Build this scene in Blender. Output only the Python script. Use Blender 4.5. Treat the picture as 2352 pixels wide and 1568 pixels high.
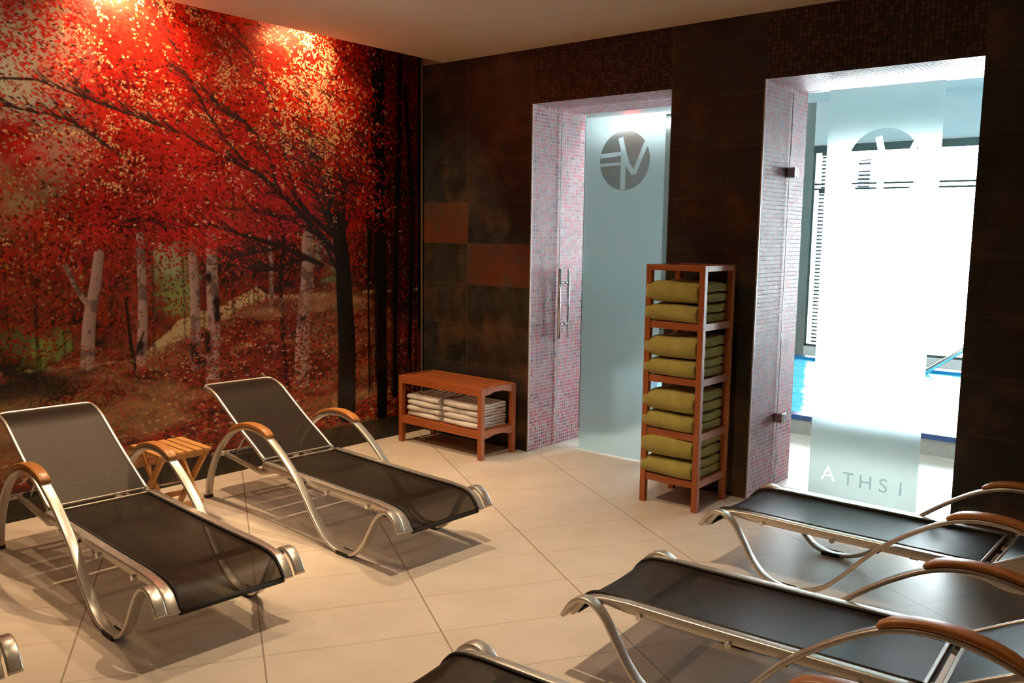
import bpy, bmesh, math, random
import numpy as np
from mathutils import Vector, Matrix
random.seed(7)
for o in list(bpy.data.objects): bpy.data.objects.remove(o)
SC = bpy.context.scene
COL = SC.collection

# ------------------------------------------------------------------ camera
CAMP = Vector((4.8691, -4.7790, 1.55)); YAW, PITCH, ROLL, FPX = -0.6933, 0.1233, 0.0133, 2008.2
dv = Vector((math.sin(YAW)*math.cos(PITCH), math.cos(YAW)*math.cos(PITCH), -math.sin(PITCH)))
rv = Vector((math.cos(YAW), -math.sin(YAW), 0)); uv = rv.cross(dv)
cR, sR = math.cos(ROLL), math.sin(ROLL)
r2 = rv*cR + uv*sR; u2 = -rv*sR + uv*cR
cam = bpy.data.cameras.new('camera'); camo = bpy.data.objects.new('camera', cam); COL.objects.link(camo)
cam.sensor_width = 36; cam.lens = FPX/2352*36; cam.clip_start = .02; cam.clip_end = 200
m = Matrix.Identity(4)
for i in range(3):
    m[i][0] = r2[i]; m[i][1] = u2[i]; m[i][2] = -dv[i]; m[i][3] = CAMP[i]
camo.matrix_world = m
SC.camera = camo

# ------------------------------------------------------------------ view, daylight
SC.view_settings.view_transform = 'Standard'; SC.view_settings.look = 'None'
SC.view_settings.gamma = 1; SC.view_settings.use_curve_mapping = False
SC.view_settings.exposure = 0.0
w = bpy.data.worlds.new('daylight'); SC.world = w; w.use_nodes = True
w.node_tree.nodes['Background'].inputs[0].default_value = (0.86, 0.95, 1.0, 1)
w.node_tree.nodes['Background'].inputs[1].default_value = 38.0

WARM = (1.0, 0.75, 0.47)
def spot(name, loc, energy, size=2.6, blend=.6, rad=.02, col=WARM, tgt=None):
    l = bpy.data.lights.new(name, 'SPOT'); l.energy = energy; l.spot_size = size; l.spot_blend = blend
    l.shadow_soft_size = rad; l.color = col
    o = bpy.data.objects.new(name, l); COL.objects.link(o); o.location = loc
    if tgt: o.rotation_euler = (Vector(tgt)-Vector(loc)).to_track_quat('-Z', 'Y').to_euler()
    return o
ZC = 2.789
DOWN = [(1.55, -1.45, 102), (1.50, -3.0, 40), (2.75, -2.25, 188), (3.3, -4.1, 22)]
COVE = [(-1.13, 120), (-2.30, 190), (-3.55, 60)]

# ------------------------------------------------------------------ node helpers
class NT:
    def __init__(s, name):
        s.m = bpy.data.materials.new(name); s.m.use_nodes = True; s.t = s.m.node_tree
        s.b = s.t.nodes['Principled BSDF']; s.out = s.t.nodes['Material Output']
    def n(s, typ, **k):
        x = s.t.nodes.new(typ)
        for a, v in k.items():
            if a.startswith('i_'):
                key = a[2:]; key = int(key) if key.isdigit() else key.replace('_', ' ')
                s.set(x.inputs[key], v)
            else: setattr(x, a, v)
        return x
    def set(s, inp, v):
        if isinstance(v, bpy.types.NodeSocket): s.t.links.new(v, inp)
        elif isinstance(v, bpy.types.Node): s.t.links.new(v.outputs[0], inp)
        else: inp.default_value = v
    def math(s, op, a, b=0.0, c=0.0, clamp=False):
        x = s.n('ShaderNodeMath', operation=op, use_clamp=clamp); s.set(x.inputs[0], a); s.set(x.inputs[1], b); s.set(x.inputs[2], c); return x.outputs[0]
    def mix(s, f, a, b, mode='MIX'):
        x = s.n('ShaderNodeMix', data_type='RGBA', blend_type=mode); s.set(x.inputs[0], f); s.set(x.inputs[6], a); s.set(x.inputs[7], b); return x.outputs[2]
    def ramp(s, f, stops, interp='LINEAR'):
        x = s.n('ShaderNodeValToRGB'); s.set(x.inputs[0], f); e = x.color_ramp; e.interpolation = interp
        while len(e.elements) < len(stops): e.elements.new(0.5)
        for el, (p, c) in zip(e.elements, stops): el.position = p; el.color = (*c, 1)
        return x.outputs[0]
    def noise(s, vec, scale, detail=4, rough=.55, out=0):
        x = s.n('ShaderNodeTexNoise'); s.set(x.inputs['Vector'], vec); x.inputs['Scale'].default_value = scale
        x.inputs['Detail'].default_value = detail; x.inputs['Roughness'].default_value = rough; return x.outputs[out]
    def coord(s): return s.n('ShaderNodeTexCoord').outputs['Object']
    def mapping(s, vec, scale=(1, 1, 1), rot=(0, 0, 0), loc=(0, 0, 0)):
        x = s.n('ShaderNodeMapping'); s.set(x.inputs[0], vec); x.inputs['Scale'].default_value = scale; x.inputs['Rotation'].default_value = rot; x.inputs['Location'].default_value = loc; return x.outputs[0]
    def bump(s, h, dist=.002, strength=1.0):
        x = s.n('ShaderNodeBump'); s.set(x.inputs['Height'], h); x.inputs['Distance'].default_value = dist; x.inputs['Strength'].default_value = strength
        s.t.links.new(x.outputs[0], s.b.inputs['Normal']); return x
    def base(s, v): s.set(s.b.inputs['Base Color'], v)
    def p(s, **k):
        for a, v in k.items(): s.set(s.b.inputs[a.replace('_', ' ')], v)

def simple(name, col, rough=.5, metal=0.0, vary=.08, scale=30, bump=0, spec=.5):
    t = NT(name); c = t.coord(); f = t.noise(c, scale)
    lo = tuple(x*(1-vary) for x in col); hi = tuple(min(1, x*(1+vary)) for x in col)
    t.base(t.ramp(f, [(.3, lo), (.7, hi)])); t.p(Roughness=rough, Metallic=metal); t.b.inputs['Specular IOR Level'].default_value = spec
    if bump: t.bump(f, bump)
    return t.m

def wood(name, c1, c2, axis='X', rough=.42):
    t = NT(name); c = t.coord()
    sc = {'X': (2.0, 28, 28), 'Y': (28, 2.0, 28), 'Z': (28, 28, 2.0)}[axis]
    v = t.mapping(c, sc); f = t.noise(v, 1.6, 6, .6)
    g = t.noise(t.mapping(c, tuple(x*4 for x in sc)), 1.5, 3)
    col = t.ramp(f, [(.25, c1), (.75, c2)])
    col = t.mix(t.math('MULTIPLY', g, .35), col, (c1[0]*.5, c1[1]*.5, c1[2]*.5, 1))
    t.base(col); t.p(Roughness=rough); t.bump(f, .0006)
    return t.m

M = {}
RED = ((.30, .075, .018), (.46, .13, .035))
TEAK = ((.48, .22, .06), (.72, .37, .12))
for ax in 'XYZ':
    M['wood'+ax] = wood('stained_wood_'+ax, *RED, axis=ax)
    M['teak'+ax] = wood('teak_wood_'+ax, *TEAK, axis=ax)
M['armwood'] = wood('armrest_wood', (.40, .15, .04), (.58, .24, .07), 'X', .35)
def alum():
    t = NT('brushed_aluminium'); c = t.coord(); f = t.noise(t.mapping(c, (8, 60, 60)), 3)
    t.base(t.ramp(f, [(.3, (.56, .52, .47)), (.7, (.66, .62, .57))])); t.p(Metallic=.75); t.p(Roughness=t.ramp(f, [(.3, (.28,)*3), (.7, (.38,)*3)])); return t.m
M['alu'] = alum()
M['chrome'] = simple('chrome', (.75, .75, .75), .12, 1.0, .02)
M['steel_dark'] = simple('dark_steel', (.12, .12, .12), .4, .8)
M['rubber'] = simple('black_rubber', (.015, .015, .015), .7)
M['plastic'] = simple('black_plastic', (.02, .02, .022), .45)
M['ceil'] = simple('ceiling_paint', (.78, .63, .47), .85, vary=.02, scale=2)
M['white'] = simple('white_plaster', (.93, .95, .93), .8, vary=.02, scale=2)
M['tan'] = simple('grey_plaster', (.27, .28, .25), .85, vary=.05, scale=2)
M['beige'] = simple('beige_plaster', (.34, .24, .15), .85, vary=.05, scale=2)
M['frame'] = simple('dark_green_window_frame', (.05, .085, .075), .45)
M['slatblue'] = simple('grey_blue_slats', (.10, .14, .16), .5)
M['trimwood'] = simple('brown_trim', (.23, .16, .10), .5)
M['navy'] = simple('navy_pool_tile', (.012, .05, .16), .2)
M['cyan'] = simple('cyan_pool_tile', (.01, .22, .45), .2)
M['greyrim'] = simple('grey_stone_rim', (.42, .42, .38), .5)

def sling(name, col, trans):
    t = NT(name); c = t.coord()
    w1 = t.n('ShaderNodeTexWave', wave_type='BANDS', bands_direction='X'); t.set(w1.inputs['Vector'], c); w1.inputs['Scale'].default_value = 160; w1.inputs['Distortion'].default_value = .4
    w2 = t.n('ShaderNodeTexWave', wave_type='BANDS', bands_direction='Y'); t.set(w2.inputs['Vector'], c); w2.inputs['Scale'].default_value = 160; w2.inputs['Distortion'].default_value = .4
    wv = t.math('MULTIPLY', w1.outputs['Fac'], w2.outputs['Fac'])
    f = t.noise(t.mapping(c, (6, 90, 6)), 1.0, 3); f2 = t.noise(t.mapping(c, (90, 6, 6)), 1.0, 3)
    f = t.math('MULTIPLY', t.math('ADD', f, f2), .5)
    lo = tuple(x*.7 for x in col); hi = tuple(x*1.35 for x in col)
    t.base(t.ramp(f, [(.35, lo), (.65, hi)])); t.p(Roughness=.43); t.b.inputs['Specular IOR Level'].default_value = .17
    tr = t.n('ShaderNodeBsdfTransparent'); tr.inputs[0].default_value = (1, .93, .85, 1)
    tl = t.n('ShaderNodeBsdfTranslucent'); tl.inputs[0].default_value = (.42, .30, .19, 1); m0 = t.n('ShaderNodeMixShader'); m0.inputs[0].default_value = .08; t.t.links.new(t.b.outputs[0], m0.inputs[1]); t.t.links.new(tl.outputs[0], m0.inputs[2])
    mx = t.n('ShaderNodeMixShader'); lw = t.n('ShaderNodeLayerWeight'); lw.inputs[0].default_value = .5; t.set(mx.inputs[0], t.math('MULTIPLY', t.math('POWER', t.math('SUBTRACT', 1.0, lw.outputs['Facing']), 1.6), trans))
    t.t.links.new(m0.outputs[0], mx.inputs[1]); t.t.links.new(tr.outputs[0], mx.inputs[2]); t.t.links.new(mx.outputs[0], t.out.inputs[0])
    return t.m
M['sling'] = sling('dark_mesh_sling', (.010, .008, .0065), .13)
M['hem'] = simple('black_fabric_hem', (.012, .011, .011), .7)

def towelmat(name, col):
    t = NT(name); c = t.coord(); f = t.noise(c, 260, 2); g = t.noise(c, 14, 3)
    t.base(t.ramp(g, [(.3, tuple(x*.85 for x in col)), (.7, tuple(min(1, x*1.08) for x in col))])); t.p(Roughness=.95)
    t.b.inputs['Specular IOR Level'].default_value = .1
    t.b.inputs['Sheen Weight'].default_value = .25
    t.bump(f, .004); return t.m
M['tgreen'] = towelmat('olive_green_terry', (.42, .37, .10))
M['twhite'] = towelmat('white_terry', (.78, .75, .72))

# floor tiles, rotated on the room
def floormat():
    t = NT('cream_floor_tiles'); c = t.coord()
    a = math.radians(31.5)
    v = t.mapping(c, rot=(0, 0, a)); sx = t.n('ShaderNodeSeparateXYZ'); t.set(sx.inputs[0], v)
    u = t.math('DIVIDE', t.math('SUBTRACT', sx.outputs[0], 1.76-3.45*3), .345); w_ = t.math('DIVIDE', t.math('SUBTRACT', sx.outputs[1], .61-6.7), .67)
    def edge(q, width):
        fr = t.math('FRACT', q); d = t.math('MINIMUM', fr, t.math('SUBTRACT', 1.0, fr)); return t.math('LESS_THAN', d, width)
    g = t.math('MAXIMUM', t.math('MULTIPLY', edge(u, .0026/.345), .6), edge(w_, .0030/.67))
    cb = t.n('ShaderNodeCombineXYZ'); t.set(cb.inputs[0], t.math('FLOOR', u)); t.set(cb.inputs[1], t.math('FLOOR', w_))
    wn = t.n('ShaderNodeTexWhiteNoise', noise_dimensions='3D'); t.set(wn.inputs[0], cb)
    nz = t.noise(c, 5, 6, .6)
    col = t.ramp(nz, [(.3, (.58, .50, .41)), (.7, (.66, .575, .48))])
    col = t.mix(t.math('MULTIPLY', wn.outputs[0], .10), col, (.50, .42, .33, 1))
    col = t.mix(g, col, (.30, .24, .18, 1))
    t.base(col); t.p(Roughness=t.ramp(nz, [(.3, (.40,)*3), (.7, (.48,)*3)])); t.b.inputs['Specular IOR Level'].default_value = .38
    t.bump(t.math('SUBTRACT', 1.0, g), .0008); return t.m
M['floor'] = floormat()

def mosaic(name, stops, grout, rough=.22, pitch=.0248, gw=.085):
    t = NT(name); c = t.coord(); ge = t.n('ShaderNodeNewGeometry')
    vm = t.n('ShaderNodeVectorMath', operation='SCALE'); t.set(vm.inputs[0], c); vm.inputs['Scale'].default_value = 1/pitch
    sp = t.n('ShaderNodeSeparateXYZ'); t.set(sp.inputs[0], vm.outputs[0]); sn = t.n('ShaderNodeSeparateXYZ'); t.set(sn.inputs[0], ge.outputs['True Normal'])
    cb = t.n('ShaderNodeCombineXYZ'); gr = None
    for i in range(3):
        inpl = t.math('LESS_THAN', t.math('ABSOLUTE', sn.outputs[i]), .5)
        fr = t.math('FRACT', t.math('ADD', sp.outputs[i], .13)); e = t.math('LESS_THAN', t.math('MINIMUM', fr, t.math('SUBTRACT', 1.0, fr)), gw)
        e = t.math('MULTIPLY', e, inpl); gr = e if gr is None else t.math('MAXIMUM', gr, e)
        t.set(cb.inputs[i], t.math('MULTIPLY', t.math('FLOOR', t.math('ADD', sp.outputs[i], .13)), inpl))
    wn = t.n('ShaderNodeTexWhiteNoise', noise_dimensions='3D'); t.set(wn.inputs[0], cb)
    col = t.ramp(wn.outputs[0], stops, 'CONSTANT'); col = t.mix(gr, col, (*grout, 1)); t.base(col)
    t.p(Roughness=t.math('ADD', t.math('MULTIPLY', gr, .4), rough)); t.b.inputs['Specular IOR Level'].default_value = .18; t.bump(t.math('SUBTRACT', 1.0, gr), .0012, .6)
    return t.m
M['mos_pink'] = mosaic('pink_glass_mosaic', [(0, (.28, .12, .13)), (.22, (.28, .03, .045)), (.38, (.20, .10, .13)), (.55, (.10, .03, .045)), (.68, (.30, .19, .19)), (.84, (.30, .06, .07))], (.48, .41, .42), .45)
M['mos_shaded'] = mosaic('shaded_glass_mosaic', [(0, (.075, .04, .03)), (.3, (.05, .025, .02)), (.55, (.09, .05, .045)), (.8, (.04, .03, .025))], (.025, .02, .018), .35)  # same tile as the jambs, its unlit shade put into darker colours

def slate():
    t = NT('slate_tiles'); c = t.coord()
    a = t.n('ShaderNodeAttribute', attribute_name='Col')
    n1 = t.noise(c, 5, 8, .7); n2 = t.noise(c, 3.2, 6, .6); n3 = t.noise(c, 26, 6, .7)
    col = t.mix(t.ramp(n1, [(.42, (0, 0, 0)), (.68, (.85,)*3)]), a.outputs[0], (.030, .034, .026, 1))
    col = t.mix(t.ramp(n2, [(.5, (0, 0, 0)), (.7, (.7,)*3)]), col, (.15, .065, .02, 1))
    col = t.mix(t.math('MULTIPLY', n3, .5), col, (.02, .015, .01, 1))
    sp = t.n('ShaderNodeSeparateXYZ'); t.set(sp.inputs[0], c)
    fr = t.math('FRACT', t.math('DIVIDE', t.math('ADD', sp.outputs[2], .02+2.98), .298)); e = t.math('LESS_THAN', t.math('MINIMUM', fr, t.math('SUBTRACT', 1.0, fr)), .006)
    g = None
    for xv in (.46, 1.055, 2.131, 4.44, 5.05):
        d = t.math('LESS_THAN', t.math('ABSOLUTE', t.math('SUBTRACT', sp.outputs[0], xv)), .0025); g = d if g is None else t.math('MAXIMUM', g, d)
    g = t.math('MAXIMUM', g, e)
    col = t.mix(t.math('MULTIPLY', g, t.math('MULTIPLY', n2, .9)), col, (.13, .09, .055, 1))
    t.base(col); t.p(Roughness=t.ramp(n1, [(.3, (.42,)*3), (.7, (.62,)*3)]))
    t.bump(t.math('SUBTRACT', t.math('ADD', n1, t.math('MULTIPLY', n3, .4)), g), .004, .7); return t.m
M['slate'] = slate()

def clearglass(name, tint=(.985, .995, .99)):
    t = NT(name); tr = t.n('ShaderNodeBsdfTransparent'); tr.inputs[0].default_value = (*tint, 1)
    gl = t.n('ShaderNodeBsdfGlossy'); gl.inputs['Roughness'].default_value = .02
    fr = t.n('ShaderNodeFresnel'); fr.inputs[0].default_value = 1.45
    mx = t.n('ShaderNodeMixShader'); t.t.links.new(fr.outputs[0], mx.inputs[0]); t.t.links.new(tr.outputs[0], mx.inputs[1]); t.t.links.new(gl.outputs[0], mx.inputs[2]); t.t.links.new(mx.outputs[0], t.out.inputs[0])
    return t.m
M['glass'] = clearglass('clear_glass')
def frosted(name, f=.14, rough=.32):
    t = NT(name); c = t.coord(); nz = t.noise(c, 300, 2)
    tl = t.n('ShaderNodeBsdfTranslucent'); t.set(tl.inputs[0], t.ramp(nz, [(.3, (.80, .86, .85)), (.7, (.86, .92, .91))]))
    rg = t.n('ShaderNodeBsdfRefraction'); rg.inputs[0].default_value = (.92, .98, .97, 1); rg.inputs['Roughness'].default_value = rough; rg.inputs['IOR'].default_value = 1.25
    df = t.n('ShaderNodeBsdfDiffuse'); df.inputs[0].default_value = (.6, .65, .65, 1)
    m1 = t.n('ShaderNodeMixShader'); m1.inputs[0].default_value = f; t.t.links.new(rg.outputs[0], m1.inputs[1]); t.t.links.new(tl.outputs[0], m1.inputs[2])
    m2 = t.n('ShaderNodeMixShader'); m2.inputs[0].default_value = .08; t.t.links.new(m1.outputs[0], m2.inputs[1]); t.t.links.new(df.outputs[0], m2.inputs[2]); t.t.links.new(m2.outputs[0], t.out.inputs[0])
    return t.m
M['frost'] = frosted('frosted_film')
def water():
    t = NT('pool_water'); c = t.coord(); n = t.noise(t.mapping(c, (1, 2.2, 1)), 3.5, 3)
    t.base(t.ramp(n, [(.35, (.04, .42, .62)), (.7, (.16, .62, .78))])); t.p(Roughness=.06); t.bump(n, .02, .6); return t.m
M['water'] = water()
def emis(name, col, s):
    t = NT(name); t.base((*col, 1)); t.b.inputs['Emission Color'].default_value = (*col, 1); t.b.inputs['Emission Strength'].default_value = s; return t.m
M['lampglow'] = emis('lamp_lens', (1, .8, .55), 6)

# ------------------------------------------------------------------ mesh helpers
class MB:
    def __init__(s): s.bm = bmesh.new(); s.mi = 0
    def box(s, a, b, bev=0.0, mat=None):
        (x0, y0, z0), (x1, y1, z1) = a, b
        vs = [s.bm.verts.new(p) for p in ((x0, y0, z0), (x1, y0, z0), (x1, y1, z0), (x0, y1, z0), (x0, y0, z1), (x1, y0, z1), (x1, y1, z1), (x0, y1, z1))]
        fs = [s.bm.faces.new([vs[i] for i in f]) for f in ((0, 3, 2, 1), (4, 5, 6, 7), (0, 1, 5, 4), (1, 2, 6, 5), (2, 3, 7, 6), (3, 0, 4, 7))]
        for f in fs: f.material_index = s.mi
        if bev:
            es = list({e for f in fs for e in f.edges})
            bmesh.ops.bevel(s.bm, geom=es, offset=bev, segments=2, affect='EDGES', profile=.5)
        return s
    def bar(s, p, q, w, t, bev=0.0, up=(0, 0, 1)):
        p, q = Vector(p), Vector(q); d = (q-p).normalized(); side = d.cross(Vector(up))
        if side.length < 1e-4: side = d.cross(Vector((0, 1, 0)))
        side.normalize(); n = side.cross(d)
        vs = []
        for c in (p, q):
            for a, b in ((-1, -1), (1, -1), (1, 1), (-1, 1)): vs.append(s.bm.verts.new(c+side*a*w/2+n*b*t/2))
        fs = [s.bm.faces.new([vs[i] for i in f]) for f in ((3, 2, 1, 0), (4, 5, 6, 7), (0, 1, 5, 4), (1, 2, 6, 5), (2, 3, 7, 6), (3, 0, 4, 7))]
        if bev: bmesh.ops.bevel(s.bm, geom=list({e for f in fs for e in f.edges}), offset=bev, segments=2, affect='EDGES', profile=.5)
        return s
    def sweep(s, pts, sec, lat=None, closed=False):
        # pts: 3-D path, sec: [(lateral, normal)], lat: fixed lateral vector or None
        P = [Vector(p) for p in pts]; n = len(P); rings = []
        for i in range(n):
            T = (P[min(i+1, n-1)]-P[max(i-1, 0)]).normalized() if not closed else (P[(i+1) % n]-P[i-1]).normalized()
            if lat is not None: L = Vector(lat)
            else:
                L = T.cross(Vector((0, 0, 1)))
                if L.length < .05: L = Vector((1, 0, 0))
                L.normalize()
            N = L.cross(T).normalized()
            sc = sec[i] if isinstance(sec[0][0], (tuple, list)) else sec
            rings.append([s.bm.verts.new(P[i]+L*a+N*b) for a, b in sc])
        k = len(rings[0])
        for i in range(n-1 if not closed else n):
            A, B = rings[i], rings[(i+1) % n]
            for j in range(k):
                f = s.bm.faces.new((A[j], A[(j+1) % k], B[(j+1) % k], B[j])); f.smooth = True
        if not closed:
            s.bm.faces.new(rings[0][::-1]); s.bm.faces.new(rings[-1])
        return s
    def tube(s, pts, r, seg=10, **k):
        return s.sweep(pts, [(r*math.cos(2*math.pi*j/seg), r*math.sin(2*math.pi*j/seg)) for j in range(seg)], **k)
    def cyl(s, p, q, r, seg=16, r2=None):
        p, q = Vector(p), Vector(q); d = (q-p).normalized(); a = d.orthogonal().normalized(); b = d.cross(a); r2 = r if r2 is None else r2
        R = [[s.bm.verts.new(c+a*rr*math.cos(2*math.pi*j/seg)+b*rr*math.sin(2*math.pi*j/seg)) for j in range(seg)] for c, rr in ((p, r), (q, r2))]
        for j in range(seg):
            f = s.bm.faces.new((R[0][j], R[0][(j+1) % seg], R[1][(j+1) % seg], R[1][j])); f.smooth = True
        s.bm.faces.new(R[0][::-1]); s.bm.faces.new(R[1]); return s
    def poly(s, pts, vec):
        # extruded polygon
        v = Vector(vec); A = [s.bm.verts.new(Vector(p)) for p in pts]; B = [s.bm.verts.new(Vector(p)+v) for p in pts]; k = len(pts)
        s.bm.faces.new(A[::-1]); s.bm.faces.new(B)
        for j in range(k): s.bm.faces.new((A[j], A[(j+1) % k], B[(j+1) % k], B[j]))
        return s
    def build(s, name, mat, parent=None, label=None):
        bmesh.ops.recalc_face_normals(s.bm, faces=s.bm.faces[:])
        me = bpy.data.meshes.new(name); s.bm.to_mesh(me); s.bm.free()
        for mm in (mat if isinstance(mat, (list, tuple)) else [mat]): me.materials.append(mm)
        o = bpy.data.objects.new(name, me); COL.objects.link(o)
        if parent: o.parent = parent
        if label: o['label'] = label
        return o
def rrect(w, t, r, n=3):
    out = []
    for cx, cy, a0 in ((w/2-r, t/2-r, 0), (-w/2+r, t/2-r, 90), (-w/2+r, -t/2+r, 180), (w/2-r, -t/2+r, 270)):
        for k in range(n+1):
            a = math.radians(a0+90*k/n); out.append((cx+r*math.cos(a), cy+r*math.sin(a)))
    return out
def spline(pts, n=6):
    P = [np.array(p, float) for p in pts]; P = [2*P[0]-P[1]]+P+[2*P[-1]-P[-2]]; out = []
    for i in range(1, len(P)-2):
        a, b, c, d = P[i-1:i+3]
        for k in range(n):
            t = k/n; out.append(.5*((2*b)+(c-a)*t+(2*a-5*b+4*c-d)*t*t+(3*b-3*c+d-a)*t**3))
    out.append(P[-2]); return [tuple(x) for x in out]
def empty(name, loc=(0, 0, 0), rz=0.0):
    o = bpy.data.objects.new(name, None); COL.objects.link(o); o.location = loc; o.rotation_euler = (0, 0, rz); o.empty_display_size = .1; return o
def tag(o, label, cat, group=None):
    o['label'] = label; o['category'] = cat
    if group: o['group'] = group
    return o
def struct(o): o['kind'] = 'structure'; return o
def copy_tree(o, parent=None):
    c = o.copy(); COL.objects.link(c)
    if parent: c.parent = parent
    for ch in [x for x in bpy.data.objects if x.parent == o and x != c]: copy_tree(ch, c)
    return c

# ------------------------------------------------------------------ room shell
X1, X2, X3, X4 = 1.058, 2.128, 2.725, 3.831
ZD = 2.425; TH = .62; XR = 5.6; YB = -6.2; YF = 6.0; ZP = 3.18; XL2, XR2 = -2.6, 8.0
mb = MB(); mb.box((-.4, YB-.1, -.12), (XR+.1, TH, 0)); struct(mb.build('floor', M['floor']))
mb = MB(); mb.box((XL2-.1, TH, -.12), (XR2+.1, YF+.1, 0)); struct(mb.build('floor', M['floor']))

# slate and mosaic wall with its two openings
def grid_wall():
    bm = bmesh.new(); cl = bm.loops.layers.color.new('Col'); rng = random.Random(11)
    pal = [(.05, .045, .035), (.075, .05, .03), (.035, .04, .03), (.09, .045, .02), (.06, .045, .035)]
    known = {(0, 5): (.27, .125, .03), (0, 4): (.09, .065, .035), (0, 3): (.11, .065, .03), (0, 6): (.045, .04, .028), (0, 7): (.06, .045, .025), (1, 4): (.26, .11, .028),
             (0, 2): (.035, .04, .028), (0, 1): (.07, .05, .025), (1, 5): (.035, .022, .018), (1, 6): (.075, .03, .02), (1, 7): (.075, .03, .02), (1, 3): (.085, .05, .022),
             (1, 2): (.085, .05, .022), (1, 1): (.12, .04, .02), (0, 0): (.12, .09, .03), (1, 0): (.05, .03, .02)}
    def quad(ps, mi, col=(.1, .1, .1)):
        f = bm.faces.new([bm.verts.new(p) for p in ps]); f.material_index = mi
        for l in f.loops: l[cl] = (*col, 1)
    def front(x0, x1, z0, z1, mi, ci=None):
        # split along the slate rows
        zs = [z0]; k = 0
        while True:
            z = -.02+.298*k
            if z >= z1: break
            if z > z0+.001: zs.append(z)
            k += 1
        zs.append(z1)
        for a, b in zip(zs, zs[1:]):
            row = int(((a+b)/2+.02)/.298)
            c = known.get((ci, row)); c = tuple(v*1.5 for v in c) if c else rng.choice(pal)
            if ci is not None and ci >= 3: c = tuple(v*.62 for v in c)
            if mi: c = (.1,)*3
            quad([(x0, 0, a), (x1, 0, a), (x1, 0, b), (x0, 0, b)], mi, c)
    front(-.02, .46, 0, ZC, 0, 0); front(.46, X1, 0, ZC, 0, 1)
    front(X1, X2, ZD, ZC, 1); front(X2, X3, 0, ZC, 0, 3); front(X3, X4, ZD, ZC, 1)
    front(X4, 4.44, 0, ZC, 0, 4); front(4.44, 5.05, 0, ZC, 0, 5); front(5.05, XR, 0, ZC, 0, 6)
    for x in (X1, X2, X3, X4): quad([(x, 0, 0), (x, TH, 0), (x, TH, ZD), (x, 0, ZD)], 2)
    for a, b in ((X1, X2), (X3, X4)): quad([(a, 0, ZD), (b, 0, ZD), (b, TH, ZD), (a, TH, ZD)], 2)
    for a, b, z0 in ((XL2, X1, 0), (X1, X2, ZD), (X2, X3, 0), (X3, X4, ZD), (X4, XR2, 0)): quad([(a, TH, z0), (b, TH, z0), (b, TH, ZP+.1), (a, TH, ZP+.1)], 3)
    quad([(-.4, 0, ZC), (XR, 0, ZC), (XR, TH, ZC+.4), (-.4, TH, ZC+.4)], 3)
    quad([(-.4, 0, ZC), (-.02, 0, ZC), (-.02, 0, 0), (-.4, 0, 0)], 3)
    me = bpy.data.meshes.new('wall_back'); bm.to_mesh(me); bm.free()
    for k in ('slate', 'mos_shaded', 'mos_pink', 'white'): me.materials.append(M[k])
    o = bpy.data.objects.new('wall_back', me); COL.objects.link(o); return struct(o)
grid_wall()
# bright edge profiles on the opening corners
for nm, x, s in (('trim_2', X1, 1), ('trim_3', X3, 1)):
    mb = MB(); mb.box((x-.004, -.006, 0), (x+.004, .004, ZD)); struct(mb.build(nm, simple('edge_profile', (.45, .38, .34), .3)))
# ceiling slab, open cove along the picture wall
mb = MB(); mb.box((.21, YB, ZC), (XR, -.001, ZC+.14)); struct(mb.build('ceiling', M['ceil']))
mb = MB(); mb.box((-.1, YB, ZC+.34), (XR, 0, ZC+.42)); struct(mb.build('ceiling', M['ceil']))
mb = MB(); mb.box((-.12, YB, 0), (-.021, -.0005, ZC+.34)); struct(mb.build('wall_left', M['beige']))
mb = MB(); mb.box((-.12, -.0, ZC), (XR, .05, ZC+.34)); struct(mb.build('wall_back', M['beige']))
mb = MB(); mb.box((XR, YB, 0), (XR+.1, -.001, ZC+.34)); struct(mb.build('wall_right', M['beige']))
mb = MB(); mb.box((-.12, YB-.1, 0), (XR+.1, YB, ZC+.34)); struct(mb.build('wall_rear', M['beige']))
# slate plinth below the picture
def plinth():
    bm = bmesh.new(); cl = bm.loops.layers.color.new('Col'); ys = [0, -.37, -.98, -1.59, -2.2, -2.81, -3.42, -4.4]
    cols = [(.06, .05, .035), (.15, .10, .03), (.08, .06, .04), (.12, .09, .045), (.09, .07, .04), (.07, .05, .03), (.08, .05, .03)]
    for a, b, c in zip(ys, ys[1:], cols):
        a2, b2 = a-.0015, b+.0015
        for ps in ([(0, a2, 0), (0, b2, 0), (0, b2, .155), (0, a2, .155)], [(0, a2, .155), (0, b2, .155), (-.02, b2, .155), (-.02, a2, .155)], [(-.02, a2, 0), (-.02, a2, .155), (0, a2, .155), (0, a2, 0)], [(-.02, b2, 0), (0, b2, 0), (0, b2, .155), (-.02, b2, .155)]):
            f = bm.faces.new([bm.verts.new(p) for p in ps])
            for l in f.loops: l[cl] = (*c, 1)
    me = bpy.data.meshes.new('baseboard_left'); bm.to_mesh(me); bm.free(); me.materials.append(M['slate'])
    o = bpy.data.objects.new('baseboard_left', me); COL.objects.link(o); struct(o)
plinth()
mb = MB(); mb.box((-.02, -.028, .156), (.004, -.012, ZC+.2), .002); struct(mb.build('trim_1', M['trimwood']))

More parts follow.
